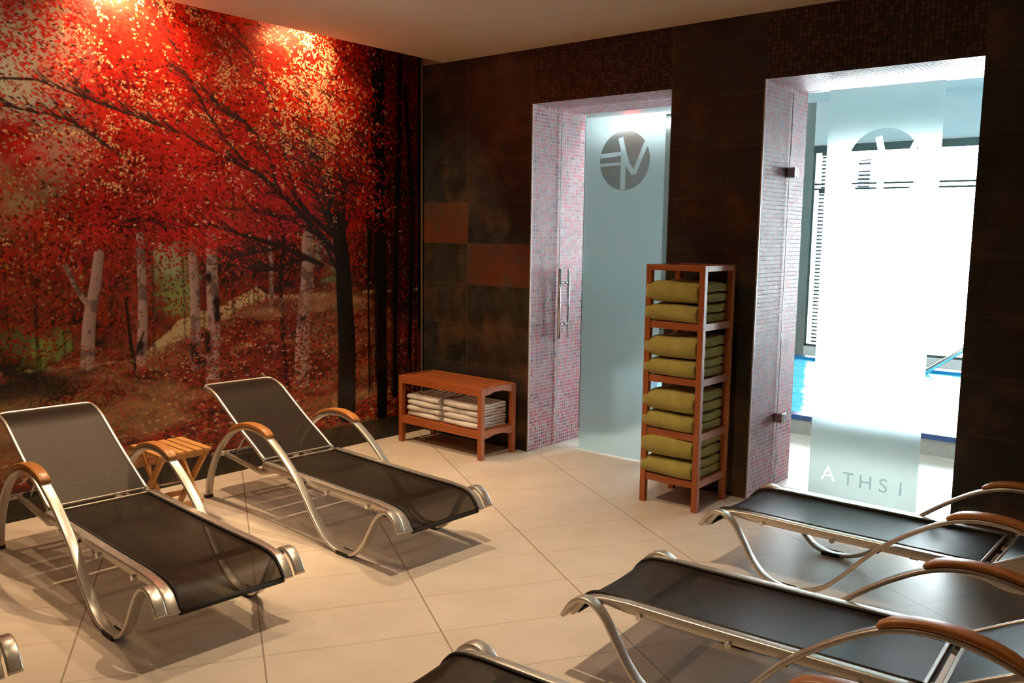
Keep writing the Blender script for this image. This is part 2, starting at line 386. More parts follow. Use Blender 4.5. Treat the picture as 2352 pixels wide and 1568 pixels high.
# ------------------------------------------------------------------ forest picture
def mural():
    RES = .0042; y0, y1, z0, z1 = -4.4, -.029, .156, 2.98
    Wn = int((y1-y0)/RES); Hn = int((z1-z0)/RES); rs = np.random.RandomState(3); rnd = rs.rand
    Y, Z = np.meshgrid(np.linspace(y0, y1, Wn), np.linspace(z0, z1, Hn))
    def vnoise(cell, octv=4, ax=1.0):
        out = np.zeros((Hn, Wn)); amp = 1; tot = 0
        for o_ in range(octv):
            c = cell/2**o_; gh = int((z1-z0)/c)+3; gw = int((y1-y0)/(c*ax))+3; g = rs.rand(gh, gw)
            fy = (Z-z0)/c; fx = (Y-y0)/(c*ax); iy = fy.astype(int); ix = fx.astype(int); ty = fy-iy; tx = fx-ix
            ty = ty*ty*(3-2*ty); tx = tx*tx*(3-2*tx)
            v = (g[iy, ix]*(1-tx)+g[iy, ix+1]*tx)*(1-ty)+(g[iy+1, ix]*(1-tx)+g[iy+1, ix+1]*tx)*ty
            out += v*amp; tot += amp; amp *= .55
        return out/tot
    n1 = vnoise(.5); n2 = vnoise(.16); n3 = vnoise(.05, 3); n4 = vnoise(.3, 4); nl = vnoise(.05, 3, 4.0)
    img = np.zeros((Hn, Wn, 3))
    def lerp(a, b, t): return np.array(a)*(1-t[..., None])+np.array(b)*t[..., None]
    sm = lambda x, a, b: np.clip((x-a)/(b-a), 0, 1)
    # ground line of the forest floor
    gy = [-4.4, -3.04, -2.88, -2.64, -2.45, -2.27, -1.9, -1.45, -1.12, -.75, -.3, 0]; gz = [.72, .79, .74, .92, .87, .82, .98, 1.11, 1.18, 1.2, .95, .9]
    gl = np.interp(Y, gy, gz)+(n2-.5)*.05
    mass = vnoise(.22, 3, 1.6); fine = vnoise(.03, 3, 1.8); drift = vnoise(.42, 3, 1.8)*.6+vnoise(.09, 3)*.4
    img[:] = lerp((.09, .004, .004), (.56, .014, .006), np.clip(sm(mass, .3, .68)*.75+(fine-.5)*.9+.1, 0, 1))
    og = sm(vnoise(.3, 3), .62, .78)*.45; img = img*(1-og[..., None])+np.array((.52, .07, .012))*og[..., None]
    # pale gaps of sky and yellow foliage on the left
    sk = sm(-Y, 2.45, 2.95)*sm(Z, 1.4, 1.7); sk = np.clip(sk*sm(n1*.6+n4*.6, .5, .68), 0, 1)
    img = img*(1-sk[..., None])+lerp((.34, .29, .12), (.55, .54, .42), sm(Z+n2*.4, 1.9, 2.3))*sk[..., None]
    # dark wood behind, below the canopy
    low = 1-sm(Z+(n4-.5)*.5, 1.25, 1.6)
    under = lerp((.028, .012, .008), (.26, .045, .014), sm(n3*.5+n4*.6, .42, .75)); img = img*(1-low[..., None])+under*low[..., None]
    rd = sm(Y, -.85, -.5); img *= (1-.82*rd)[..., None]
    def blob(cy, cz, ry, rz, col, hard=.5, nn=n3):
        d = np.sqrt(((Y-cy)/ry)**2+((Z-cz)/rz)**2)+(nn-.5)*1.1; a = 1-sm(d, hard, 1); img[:] = img*(1-a[..., None])+np.array(col)*a[..., None]
    for a in ((-2.07, 1.27, .17, .24, (.20, .25, .09)), (-2.1, 1.36, .10, .12, (.36, .38, .22)), (-2.04, 1.12, .12, .13, (.26, .30, .08)), (-2.84, .9, .12, .12, (.22, .28, .05)), (-2.72, .93, .07, .1, (.16, .22, .05)), (-2.95, .95, .1, .1, (.10, .14, .04)), (-.88, 1.25, .12, .14, (.16, .2, .08)), (-1.0, 1.42, .14, .1, (.25, .27, .16))): blob(*a)
    # forest floor
    g = sm(gl-Z, 0, .015)
    lit = lerp((.05, .008, .005), (.27, .032, .012), sm(nl*.7+n3*.3, .3, .68)); tan = sm(n4*.55+nl*.5, .56, .66); lit = lit*(1-tan[..., None]*.6)+np.array((.26, .16, .06))*tan[..., None]*.6
    img = img*(1-g[..., None])+lit*g[..., None]
    # sunlit slope behind
    hz = np.interp(Y, [-2.3, -2.1, -1.94, -1.75, -1.5, -1.4], [.8, .97, 1.05, 1.08, 1.19, 1.12]); lz = np.interp(Y, [-2.3, -2.1, -1.95, -1.7, -1.45, -1.4], [.78, .84, .9, 1.0, 1.1, 1.1])
    a = sm(hz-Z+(n3-.5)*.04, 0, .01)*sm(Z-lz+(n3-.5)*.06, 0, .03); img = img*(1-a[..., None])+lerp((.46, .34, .15), (.60, .47, .24), n2)*a[..., None]
    a = sm(-Y, 2.55, 2.8)*sm(.72+.1*n2-Z, 0, .05)*sm(Z, .55, .62); img = img*(1-.85*a[..., None])
    def pix(y, z): return (y-y0)/RES, (z-z0)/RES
    def line(pts, w0, w1, col, tex=0.0, alpha=1.0):
        P = spline(pts, 8); n = len(P)
        for i, (a_, b_) in enumerate(zip(P, P[1:])):
            wd = (w0+(w1-w0)*i/n)/RES/2; (ax_, az), (bx, bz) = pix(*a_), pix(*b_)
            X0 = max(0, int(min(ax_, bx)-wd-2)); X9 = min(Wn, int(max(ax_, bx)+wd+3)); Z0 = max(0, int(min(az, bz)-wd-2)); Z9 = min(Hn, int(max(az, bz)+wd+3))
            if X0 >= X9 or Z0 >= Z9: continue
            gx, gz_ = np.meshgrid(np.arange(X0, X9), np.arange(Z0, Z9)); L2_ = (bx-ax_)**2+(bz-az)**2+1e-6
            t = np.clip(((gx-ax_)*(bx-ax_)+(gz_-az)*(bz-az))/L2_, 0, 1); dx = gx-ax_-t*(bx-ax_); d = np.hypot(dx, gz_-az-t*(bz-az))
            al = np.clip(wd-d+.7, 0, 1)*alpha; c = np.array(col)*np.ones((*d.shape, 3))
            if tex: c = c*(1-tex*(n3[Z0:Z9, X0:X9, None] > .58))*(.8+.5*np.clip(-dx/max(wd, 1), -1, 1)[..., None]*.5)
            sub = img[Z0:Z9, X0:X9]; img[Z0:Z9, X0:X9] = sub*(1-al[..., None])+c*al[..., None]
    def leaf(y, z, ln, wd, an, col):
        px, pz = pix(y, z); a_ = ln/RES/2; b_ = wd/RES/2; r = int(a_+2); X0, X9, Z0, Z9 = int(px-r), int(px+r+1), int(pz-r), int(pz+r+1)
        if X0 < 0 or Z0 < 0 or X9 > Wn or Z9 > Hn: return
        gx = np.arange(X0, X9)-px; gz_ = (np.arange(Z0, Z9)-pz)[:, None]; c, s = math.cos(an), math.sin(an)
        d = np.abs(gx*c+gz_*s)/a_; e = np.abs(-gx*s+gz_*c)/(b_*np.clip(1-d*d, .05, 1)+.35)
        al = (np.clip((1-d)*3, 0, 1)*np.clip((1-e)*2.5, 0, 1))[..., None]; sub = img[Z0:Z9, X0:X9]; img[Z0:Z9, X0:X9] = sub*(1-al)+np.array(col)*al
    # distant small foliage
    for k in range(16000):
        y = y0+rnd()*(y1-y0); z = 1.0+rnd()*(z1-1.0)
        if y > -.85 and rnd() < .8: continue
        if z < 1.5 and rnd() < .35: continue
        q = rnd(); b = .6+.6*rnd(); col = (.46*b, .018*b, .008*b) if q < .55 else (.10, .005, .005) if q < .82 else (.50*b, .08*b, .015*b)
        if z < 1.5:
            col = tuple(v*.6 for v in col)
            if q > .94: col = (.40, .20, .10)
        if y < -2.6 and q > .5 and z > 1.15: col = (.40*b, .27*b, .10*b)
        leaf(y, z, .012+.014*rnd(), .007+.005*rnd(), rnd()*3.14, col)
    # trunks far away
    for k in range(20):
        y = -3.05-1.3*rnd() if k > 15 else -3.05+2.3*rnd(); h0 = np.interp(y, gy, gz); line([(y, h0-.02), (y+.02*(rnd()-.5), h0+.3), (y+.06*(rnd()-.5), h0+.7+.3*rnd())], .008+.016*rnd(), .006, (.022, .014, .012), alpha=.5)
    for k in range(9000):
        y = y0+rnd()*(y1-y0-.5); z = .85+.75*rnd()
        if z < np.interp(y, gy, gz)+.05 or (-2.2 < y < -1.9 and rnd() < .8): continue
        q = rnd(); b = .3+.7*mass[min(Hn-1, int((z-z0)/RES)), min(Wn-1, int((y-y0)/RES))]+(.35 if z > 1.3 else 0); leaf(y, z, .012+.016*rnd(), .006+.006*rnd(), rnd()*3.14, (.42*b, .018*b, .008*b) if q < .6 else (.05, .006, .005) if q < .85 else (.45*b, .10*b, .02*b))
    BI = (.50, .33, .29)
    for p, w0 in ((((-2.6, .80), (-2.58, 1.03), (-2.54, 1.22), (-2.51, 1.40)), .075), (((-2.58, 1.12), (-2.64, 1.22), (-2.69, 1.34)), .03), (((-2.29, .78), (-2.27, 1.11), (-2.27, 1.5)), .062), (((-1.95, .72), (-1.94, 1.09), (-1.95, 1.45)), .07), (((-1.84, .58), (-1.82, .92), (-1.82, 1.22), (-1.82, 1.5)), .095), (((-1.17, .52), (-1.15, .87), (-1.11, 1.2), (-1.1, 1.5)), .12), (((-1.4, 1.02), (-1.39, 1.3), (-1.4, 1.5)), .03), (((-3.5, .7), (-3.46, 1.2), (-3.5, 1.6)), .08), (((-4.0, .6), (-4.02, 1.2), (-3.98, 1.6)), .1)): line(p, w0, w0*.7, BI, .55)
    for a in ((-1.95, .8, .045, .10), (-1.79, 1.08, .03, .12), (-1.9, .72, .05, .06), (-2.29, .87, .035, .05), (-1.84, 1.25, .03, .05), (-1.14, .95, .05, .03), (-1.86, .85, .035, .1)): blob(a[0], a[1], a[2], a[3], (.018, .01, .01))
    for p, w0 in ((((-1.28, .50), (-1.31, .88), (-1.32, 1.23), (-1.29, 1.46), (-1.32, 1.62)), .034), (((-1.32, 1.23), (-1.22, 1.33), (-1.17, 1.42)), .012), (((-2.32, .64), (-2.35, .91), (-2.37, 1.15)), .02), (((-2.33, .8), (-2.27, .95)), .014)): line(p, w0, w0*.5, (.02, .012, .01))
    # litter strokes
    for k in range(15000):
        y = y0+rnd()*(y1-y0); zz = np.interp(y, gy, gz); z = z0+rnd()*(zz-z0); q = rnd(); s = .7+1.3*(1-(z-z0)/(zz-z0))
        b = .5+.7*nl[min(Hn-1, int((z-z0)/RES)), min(Wn-1, int((y-y0)/RES))]
        col = (.46*b, .035*b, .012*b) if q < .45 else (.16, .012, .008) if q < .66 else (.045, .010, .007) if q < .84 else (.50*b, .22*b, .07*b) if q < .95 else (.62, .42, .24)
        if y < -2.3 and z > .40 and q > .4: col = tuple(v*b for v in (.28, .17, .06))
        leaf(y, z, (.013+.014*rnd())*s, (.005+.004*rnd())*s, (rnd()-.5)*1.3, col)
    sh = sm(vnoise(.35, 3, 2.5), .52, .66)*sm(gl-Z, .02, .1); img *= (1-.6*sh)[..., None]
    tn = sm(vnoise(.3, 4, 3.0), .56, .68)*sm(gl-Z, .02, .08); tn *= .45*(.4+nl); img = img*(1-tn[..., None])+np.array((.55, .36, .16))*tn[..., None]
    a = sm(-Y, 2.5, 2.75)*sm(.80-.25*(Y+3.05)*0-Z+.1*(n2-.5), 0, .06)*sm(Z-.62-.35*np.clip(-2.3-Y, -1, .0), 0, .05); img = img*(1-.8*a[..., None])+np.array((.012, .012, .008))*.8*a[..., None]
    # branches of the big tree
    DK = (.03, .014, .012)
    BR = [(((-.89, 1.80), (-1.0, 1.99), (-1.06, 2.21), (-1.08, 2.49), (-1.09, 2.9)), .06), (((-.80, 1.5), (-.79, 1.8), (-.82, 2.1), (-.76, 2.5)), .05), (((-.84, 1.5), (-1.0, 1.75), (-1.12, 2.0)), .045), (((-.86, 1.4), (-1.12, 1.63), (-1.32, 1.8), (-1.48, 1.9), (-1.67, 1.97), (-1.95, 2.08)), .05), (((-.9, 1.52), (-1.15, 1.72), (-1.25, 1.97), (-1.31, 2.24), (-1.43, 2.5), (-1.61, 2.78)), .04), (((-.98, 1.31), (-1.29, 1.43), (-1.59, 1.51), (-1.83, 1.57), (-2.11, 1.54), (-2.24, 1.61)), .035), (((-.82, 1.64), (-.74, 1.88), (-.62, 2.13), (-.53, 2.41)), .05), (((-1.32, 1.8), (-1.44, 2.12), (-1.57, 2.22), (-1.69, 2.26), (-1.83, 2.37)), .03), (((-.8, 1.2), (-1.0, 1.5), (-1.2, 1.6), (-1.5, 1.66)), .03), (((-.9, 1.6), (-.98, 1.95), (-.9, 2.3), (-.86, 2.7)), .03), (((-1.5, 1.9), (-1.75, 2.15), (-1.95, 2.45), (-2.1, 2.8)), .02), (((-1.2, 1.45), (-1.5, 1.4), (-1.7, 1.36)), .018), (((-.85, 1.45), (-.68, 1.75), (-.6, 2.0)), .035), (((-2.0, 2.1), (-2.4, 2.2), (-2.8, 2.3)), .02), (((-2.3, 1.9), (-2.6, 2.1), (-2.95, 2.15)), .014), (((-1.1, 1.36), (-1.35, 1.3), (-1.5, 1.28)), .02)]
    for p, w0 in BR: line(p, w0, .006, DK)
    for k in range(70):
        p, w0 = BR[rs.randint(len(BR))]; i = rs.randint(1, len(p)); a_ = np.array(p[i]); an = 1.7+1.9*rnd(); l = .12+.3*rnd(); b_ = a_+l*np.array((math.cos(an), math.sin(an)*.8)); mid = (a_+b_)/2+(rs.rand(2)-.5)*.06; line([tuple(a_), tuple(mid), tuple(b_)], .012, .003, DK)
    # trunks on the right
    line([(-.78, .26), (-.77, .72), (-.785, 1.03), (-.80, 1.3), (-.82, 1.46), (-.86, 1.64), (-.89, 1.82), (-.95, 1.93)], .165, .075, (.016, .014, .014), .3)
    for k in range(1500):
        y = -.65+.62*rnd(); z = .9+2.0*rnd(); q = rnd(); leaf(y, z, .02+.02*rnd(), .01, rnd()*3.14, (.22, .012, .006) if q < .6 else (.06, .01, .01) if q < .85 else (.18, .17, .12) if z < 1.9 else (.3, .06, .03))
    for k in range(15):
        y = -.62+.6*rnd(); line([(y, .32+.2*rnd()), (y+.03*(rnd()-.5), 1.5), (y+.1*(rnd()-.5), 2.0+.7*rnd())], .02*rnd()+.008, .006, (.008, .007, .007), alpha=.75)
    for p, w0 in ((((-.44, .19), (-.44, 1.01), (-.45, 1.96), (-.45, 2.58), (-.44, 3.0)), .10), (((-.31, .32), (-.3, 1.33), (-.26, 2.29), (-.25, 2.9)), .055), (((-.16, .6), (-.13, 1.66), (-.2, 2.61)), .04), (((-.05, .8), (-.06, 2.31), (-.05, 2.9)), .03), (((-.56, 1.2), (-.53, 1.9), (-.5, 2.9)), .03)): line(p, w0, w0*.85, (.006, .006, .006), .3)
    # near red leaves in sprays
    for k in range(640):
        cy = -4.3+3.85*rnd(); cz = 1.32+1.62*rnd()**.85
        if cz < np.interp(cy, [-3.2, -2.7, -2.2, -1.4, -1.2, -.9, -.5], [1.75, 1.55, 1.42, 1.42, 1.62, 1.7, 1.6]): continue
        if cy > -.6 and rnd() < .75: continue
        if cy < -2.65 and 1.5 < cz and rnd() < .55: continue
        ii, jj = min(Hn-1, int((cz-z0)/RES)), min(Wn-1, int((cy-y0)/RES))
        bri = .35+1.0*mass[ii, jj]*(.6+.6*rnd()); dirn = 2.5+rnd()*.7 if cy < -1.1 else rnd()*6.28; spr = .05+.07*rnd()
        lamp_lit = math.exp(-(((cy+.95)/.28)**2+((cz-2.3)/.38)**2))  # bright patch under the cove lamp, put into the print as paler leaves
        for j in range(rs.randint(25, 60)):
            y = cy+rs.randn()*spr*1.4; z = cz+rs.randn()*spr*.55; q = rnd(); b = bri*(.75+.4*rnd())
            if q < .015+.30*lamp_lit: c = (.78, .50, .24)
            elif q < .06+.4*lamp_lit: c = (.62*b, .15*b, .04*b)
            elif q < .22: c = (.10*b, .004*b, .004*b)
            else: c = (.62*b, .018*b, .008*b)
            ln = .018+.022*rnd(); leaf(y, z, ln, .006+.005*rnd(), dirn+rs.randn()*.45, c)
    # pale gaps between the leaves, in drifts, denser in the painted lamp-lit patch
    for k in range(52000):
        y = -4.35+3.5*rnd(); z = 1.45+1.5*rnd(); ii, jj = min(Hn-1, int((z-z0)/RES)), min(Wn-1, int((y-y0)/RES))
        lamp_lit = math.exp(-(((y+.95)/.25)**2+((z-2.35)/.35)**2))
        if drift[ii, jj]+.07*rs.randn()+.1*lamp_lit < .63: continue
        b = .6+.5*rnd(); leaf(y, z, .006+.012*rnd(), .005+.006*rnd(), rnd()*3.14, (.80*b, .50*b, .24*b))
    for k in range(900):
        p, w0 = BR[rs.randint(len(BR))]; i = rs.randint(0, len(p)-1); t = rnd(); y = p[i][0]*(1-t)+p[i+1][0]*t; z = p[i][1]*(1-t)+p[i+1][1]*t
        if k % 3: line([(y, z), (y-.05-.1*rnd(), z+.02+.07*rnd())], .007, .003, DK, alpha=.8)
    # mesh
    nv = Wn*Hn; co = np.empty((nv, 3), np.float32); co[:, 0] = 0; co[:, 1] = Y.ravel(); co[:, 2] = Z.ravel()
    idx = np.arange(nv).reshape(Hn, Wn); q = np.stack([idx[:-1, :-1], idx[:-1, 1:], idx[1:, 1:], idx[1:, :-1]], -1).reshape(-1, 4)
    # frame of the panel: back and edges
    back = np.array([(-.019, y0, z0), (-.019, y1, z0), (-.019, y1, z1), (-.019, y0, z1), (0, y0, z0), (0, y1, z0), (0, y1, z1), (0, y0, z1)], np.float32)
    eq = np.array([(0, 3, 2, 1), (0, 1, 5, 4), (1, 2, 6, 5), (2, 3, 7, 6), (3, 0, 4, 7)])+nv
    co = np.vstack([co, back]); q = np.vstack([q, eq]); me = bpy.data.meshes.new('forest_mural')
    me.vertices.add(len(co)); me.vertices.foreach_set('co', co.ravel()); me.loops.add(q.size); me.loops.foreach_set('vertex_index', q.ravel().astype(np.int32))
    me.polygons.add(len(q)); me.polygons.foreach_set('loop_start', np.arange(0, q.size, 4, dtype=np.int32)); me.update(calc_edges=True)
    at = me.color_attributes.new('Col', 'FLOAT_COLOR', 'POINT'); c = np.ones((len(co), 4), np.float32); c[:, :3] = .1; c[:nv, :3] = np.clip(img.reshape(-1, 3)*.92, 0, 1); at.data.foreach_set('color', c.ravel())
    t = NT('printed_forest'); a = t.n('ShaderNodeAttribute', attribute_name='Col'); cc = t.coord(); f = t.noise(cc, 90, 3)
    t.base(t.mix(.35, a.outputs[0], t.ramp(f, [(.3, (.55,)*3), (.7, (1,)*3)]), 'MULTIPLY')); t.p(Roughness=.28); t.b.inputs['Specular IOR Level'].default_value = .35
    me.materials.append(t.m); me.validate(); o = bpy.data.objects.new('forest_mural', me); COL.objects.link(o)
    tag(o, 'wall-wide printed photograph of red autumn maples and birch trunks on the left wall', 'wall picture')
mural()

# ------------------------------------------------------------------ lamps
def downlight(x, y, e, k):
    t = empty('downlight', (x, y, ZC)); tag(t, 'round recessed ceiling downlight %s' % k, 'ceiling light', 'ceiling downlights')
    mb = MB(); pr = [(.036, -.002), (.045, -.006), (.052, -.004), (.054, 0)]
    for i in range(len(pr)-1):
        (ra, za), (rb, zb) = pr[i], pr[i+1]
        for j in range(24):
            a0, a1 = 2*math.pi*j/24, 2*math.pi*(j+1)/24
            mb.bm.faces.new([mb.bm.verts.new(p) for p in ((ra*math.cos(a0), ra*math.sin(a0), za), (ra*math.cos(a1), ra*math.sin(a1), za), (rb*math.cos(a1), rb*math.sin(a1), zb), (rb*math.cos(a0), rb*math.sin(a0), zb))])
    mb.build('ring', M['chrome'], t)
    mb = MB(); mb.cyl((0, 0, -.0025), (0, 0, -.0005), .036, 24); mb.build('lens', M['lampglow'], t)
    l = spot('downlight_lamp', (0, 0, -.012), e, 2.05, 1.0, .03); l.parent = t
for i, (x, y, e) in enumerate(DOWN): downlight(x, y, e, ('above the lounger nearest the bench', 'above the left row of loungers', 'over the middle of the floor', 'nearest the camera')[i])
def cove(y, e, k):
    t = empty('cove_spotlight', (.10, y, ZC+.2)); tag(t, 'cove spotlight above the forest picture, %s' % k, 'spotlight', 'cove spotlights')
    mb = MB(); mb.cyl((0, 0, .14), (0, 0, .06), .006); mb.build('stem', M['steel_dark'], t)
    mb = MB(); mb.cyl((0, 0, .06), (0, 0, 0), .022, 20, .03); mb.build('shade', M['steel_dark'], t)
    mb = MB(); mb.cyl((0, 0, -.0005), (0, 0, -.0025), .026, 20); mb.build('lens', M['lampglow'], t)
    l = spot('cove_lamp', (0, 0, -.012), e, 2.2, .9, .02, (1, .66, .37)); l.parent = t
    l.rotation_euler = (0, math.radians(-2), 0)
for (y, e), k in zip(COVE, ('the one nearest the slate wall', 'the middle one', 'the one farthest from the slate wall')): cove(y, e, k)

# ------------------------------------------------------------------ glass doors
def logo(cx, cz, R, y, parent, mat):
    S = [[(-.17, .77), (-.03, .25), (.12, -.12), (.38, -.46)], [(.38, -.46), (.85, .56)], [(-.04, .25), (-.05, -.985)], [(-.97, .18), (-.05, .24)], [(-.98, -.13), (-.05, -.10)]]
    Wd = [.20, .16, .19, .15, .11]; Wd2 = [.17, .17, .19, .13, .10]
    mb = MB()
    for k, (s, wa, wb) in enumerate(zip(S, Wd, Wd2)):
        n = len(s); L = []; Rr = []
        for i, p in enumerate(s):
            a = Vector(s[min(i+1, n-1)])-Vector(s[max(i-1, 0)]); a.normalize(); nn = Vector((-a.y, a.x)); wd = (wa+(wb-wa)*i/(n-1))/2
            L.append(Vector(p)+nn*wd); Rr.append(Vector(p)-nn*wd)
        pts = L+Rr[::-1]; yy = y-.0003*k
        mb.poly([(cx+p.x*R, yy, cz+p.y*R) for p in pts], (0, -.0012, 0))
    return mb.build('emblem_strokes', mat, parent)
def film(x0, x1, z0, z1, cx, cz, R, y, parent, mat):
    bm = bmesh.new(); N = 64; circ = [(cx+R*math.cos(2*math.pi*i/N), cz+R*math.sin(2*math.pi*i/N)) for i in range(N)]
    out = []
    for i in range(N):
        c, s = math.cos(2*math.pi*i/N), math.sin(2*math.pi*i/N); ts = []
        if c > 1e-9: ts.append((x1-cx)/c)
        if c < -1e-9: ts.append((x0-cx)/c)
        if s > 1e-9: ts.append((z1-cz)/s)
        if s < -1e-9: ts.append((z0-cz)/s)
        t = min(ts); out.append((cx+c*t, cz+s*t))
    def V(p, yy): return bm.verts.new((p[0], yy, p[1]))
    corners = [(x1, z1), (x0, z1), (x0, z0), (x1, z0)]; angs = [math.atan2(c[1]-cz, c[0]-cx) % (2*math.pi) for c in corners]
    for yy in (y,):
        for i in range(N):
            j = (i+1) % N; a0, a1 = 2*math.pi*i/N, 2*math.pi*(i+1)/N; ps = [circ[i], out[i]]
            for c, a in zip(corners, angs):
                if a0+1e-6 < a < a1-1e-6: ps.append(c)
            ps += [out[j], circ[j]]
            A = [V(p, yy) for p in ps]; bm.faces.new(A)
    bmesh.ops.remove_doubles(bm, verts=bm.verts[:], dist=1e-5)
    r = bmesh.ops.extrude_face_region(bm, geom=bm.faces[:]); bmesh.ops.translate(bm, verts=[g for g in r['geom'] if isinstance(g, bmesh.types.BMVert)], vec=(0, -.0012, 0))
    bmesh.ops.recalc_face_normals(bm, faces=bm.faces[:])
    me = bpy.data.meshes.new('frosted_film'); bm.to_mesh(me); bm.free(); me.materials.append(mat); o = bpy.data.objects.new('frosted_film', me); COL.objects.link(o); o.parent = parent; return o
def hingeblock(x, y, z, parent):
    mb = MB(); mb.box((x-.002, y-.03, z-.03), (x+.055, y-.0055, z+.03), .003); mb.box((x-.002, y+.0055, z-.03), (x+.055, y+.03, z+.03), .003); mb.box((X3-.0 if x > 2 else x, y-.03, z-.03), (x+.006, y+.03, z+.03)); return mb.build('hinge', M['chrome'], parent)
YD1, YD2 = .315, .37
d1 = struct(empty('door_1', (0, 0, 0)))
g = MB(); g.box((X1+.015, YD1-.004, .008), (X2-.012, YD1+.004, ZD-.012)); g = g.build('glass_panel', M['glass'], d1)
film(1.284, 1.915, .008, 2.345, 1.605, 2.045, .198, YD1-.0046, g, M['frost']); logo(1.605, 2.045, .198, YD1-.0046, g, M['frost'])
for s, nm in ((-1, 'front'), (1, 'rear')):
    h = MB(); yh = YD1+s*.055; h.cyl((1.118, yh, .80), (1.118, yh, 1.30), .011, 14)
    for z in (.90, 1.20): h.cyl((1.118, YD1+s*.004, z), (1.118, yh, z), .008, 10)
    h.build('door_handle', M['chrome'], d1, 'straight chrome bar handle')
for z in (.35, 2.05):
    h = MB(); h.box((X2-.06, YD1-.03, z-.03), (X2, YD1-.0055, z+.03), .003); h.box((X2-.06, YD1+.0055, z-.03), (X2, YD1+.03, z+.03), .003); h.build('hinge', M['chrome'], d1)
d2 = struct(empty('door_2', (0, 0, 0)))
g = MB(); g.box((X3+.012, YD2-.004, .008), (X4-.012, YD2+.004, ZD-.03)); g = g.build('glass_panel', M['glass'], d2)
film2 = film(2.955, 3.573, .008, 2.39, 3.275, 1.96, .198, YD2-.0046, g, M['frost']); logo(3.275, 1.96, .198, YD2-.0046, g, M['frost'])
for z in (.345+.0, 1.9+.01): pass
for z in (.44, 1.93): hingeblock(X3, YD2, z, d2)
def edge(x, y, z1, parent, mat):
    mb = MB(); mb.box((x-.004, y-.0045, .008), (x, y+.0045, z1)); mb.build('polished_edge', mat, parent, 'bright polished glass edge')
EDG = simple('polished_glass_edge', (.75, .85, .82), .15)
edge(X1+.015, YD1, ZD-.012, d1, EDG); edge(X3+.012, YD2, ZD-.03, d2, EDG)
def punch(film_o, chars, z, size):
    for ch, x in chars:
        cu = bpy.data.curves.new('letter', 'FONT'); cu.body = ch; cu.size = size; cu.align_x = 'CENTER'; cu.extrude = .01; cu.resolution_u = 3
        o = bpy.data.objects.new('tmp', cu); COL.objects.link(o); dg = bpy.context.evaluated_depsgraph_get(); me = bpy.data.meshes.new_from_object(o.evaluated_get(dg)); bpy.data.objects.remove(o)
        o = bpy.data.objects.new('tmp', me); COL.objects.link(o); o.location = (x, YD2-.005, z); o.rotation_euler = (math.pi/2, 0, 0)
        md = film_o.modifiers.new('b', 'BOOLEAN'); md.object = o; md.operation = 'DIFFERENCE'; md.solver = 'EXACT'
        bpy.context.view_layer.update(); dg = bpy.context.evaluated_depsgraph_get(); nm = bpy.data.meshes.new_from_object(film_o.evaluated_get(dg)); film_o.modifiers.clear(); film_o.data = nm; bpy.data.objects.remove(o)
punch(film2, [('A', 3.07)], .105, .125)
def letter(ch, x, z, size, parent):
    cu = bpy.data.curves.new('letter', 'FONT'); cu.body = ch; cu.size = size; cu.align_x = 'CENTER'; cu.extrude = .0005
    o = bpy.data.objects.new('tmp', cu); COL.objects.link(o); dg = bpy.context.evaluated_depsgraph_get(); me = bpy.data.meshes.new_from_object(o.evaluated_get(dg)); bpy.data.objects.remove(o)
    me.materials.clear(); me.materials.append(M['letterfrost']); o = bpy.data.objects.new('letter', me); COL.objects.link(o); o.parent = parent; o.location = (x, YD2-.007, z); o.rotation_euler = (math.pi/2, 0, 0)
M['letterfrost'] = frosted('frosted_letter', .5, .2)
for ch, x in zip('THSI', (3.19, 3.29, 3.39, 3.485)): letter(ch, x, .095, .115, g)

# ------------------------------------------------------------------ pool room behind
mb = MB(); mb.box((XL2, TH, ZP), (XR2, YF, ZP+.1)); struct(mb.build('ceiling', M['white']))
mb = MB(); mb.box((XL2-.1, TH, 0), (XL2, YF, ZP)); struct(mb.build('wall_left', M['tan']))
mb = MB(); mb.box((XR2, TH, 0), (XR2+.1, YF, ZP)); struct(mb.build('wall_right', M['white']))
WX0, WZ0, WZ1 = .70, .19, 2.57; WX1 = 5.3
mb = MB(); mb.box((XL2, YF, 0), (WX0, YF+.12, ZP)); struct(mb.build('wall_front', M['tan']))
mb = MB(); mb.box((WX0, YF, 0), (WX1, YF+.12, WZ0)); mb.box((WX0, YF, WZ1+.09), (WX1, YF+.12, ZP)); mb.box((WX1, YF, 0), (XR2, YF+.12, ZP)); struct(mb.build('wall_front', M['white']))
win = struct(empty('window_1', (0, 0, 0)))
mb = MB(); mb.box((WX0, YF-.02, WZ1), (WX1, YF+.1, WZ1+.09)); mb.box((WX0, YF, WZ0), (WX1, YF+.08, WZ0+.03)); mb.box((WX0, YF, WZ0), (WX0+.03, YF+.08, WZ1))
mb.build('window_frame', M['frame'], win)
for z in (2.135, 2.195): mb = MB(); mb.box((WX0, YF+.02, z-.012), (WX1, YF+.06, z+.012)); mb.build('transom', M['frame'], win)
for x in (3.9,): mb = MB(); mb.box((x-.03, YF+.01, WZ0), (x+.03, YF+.07, WZ1)); mb.build('mullion', M['frame'], win)
mb = MB(); mb.box((WX0, YF+.045, WZ0+.02), (WX1, YF+.051, WZ1)); mb.build('window_pane', M['glass'], win)
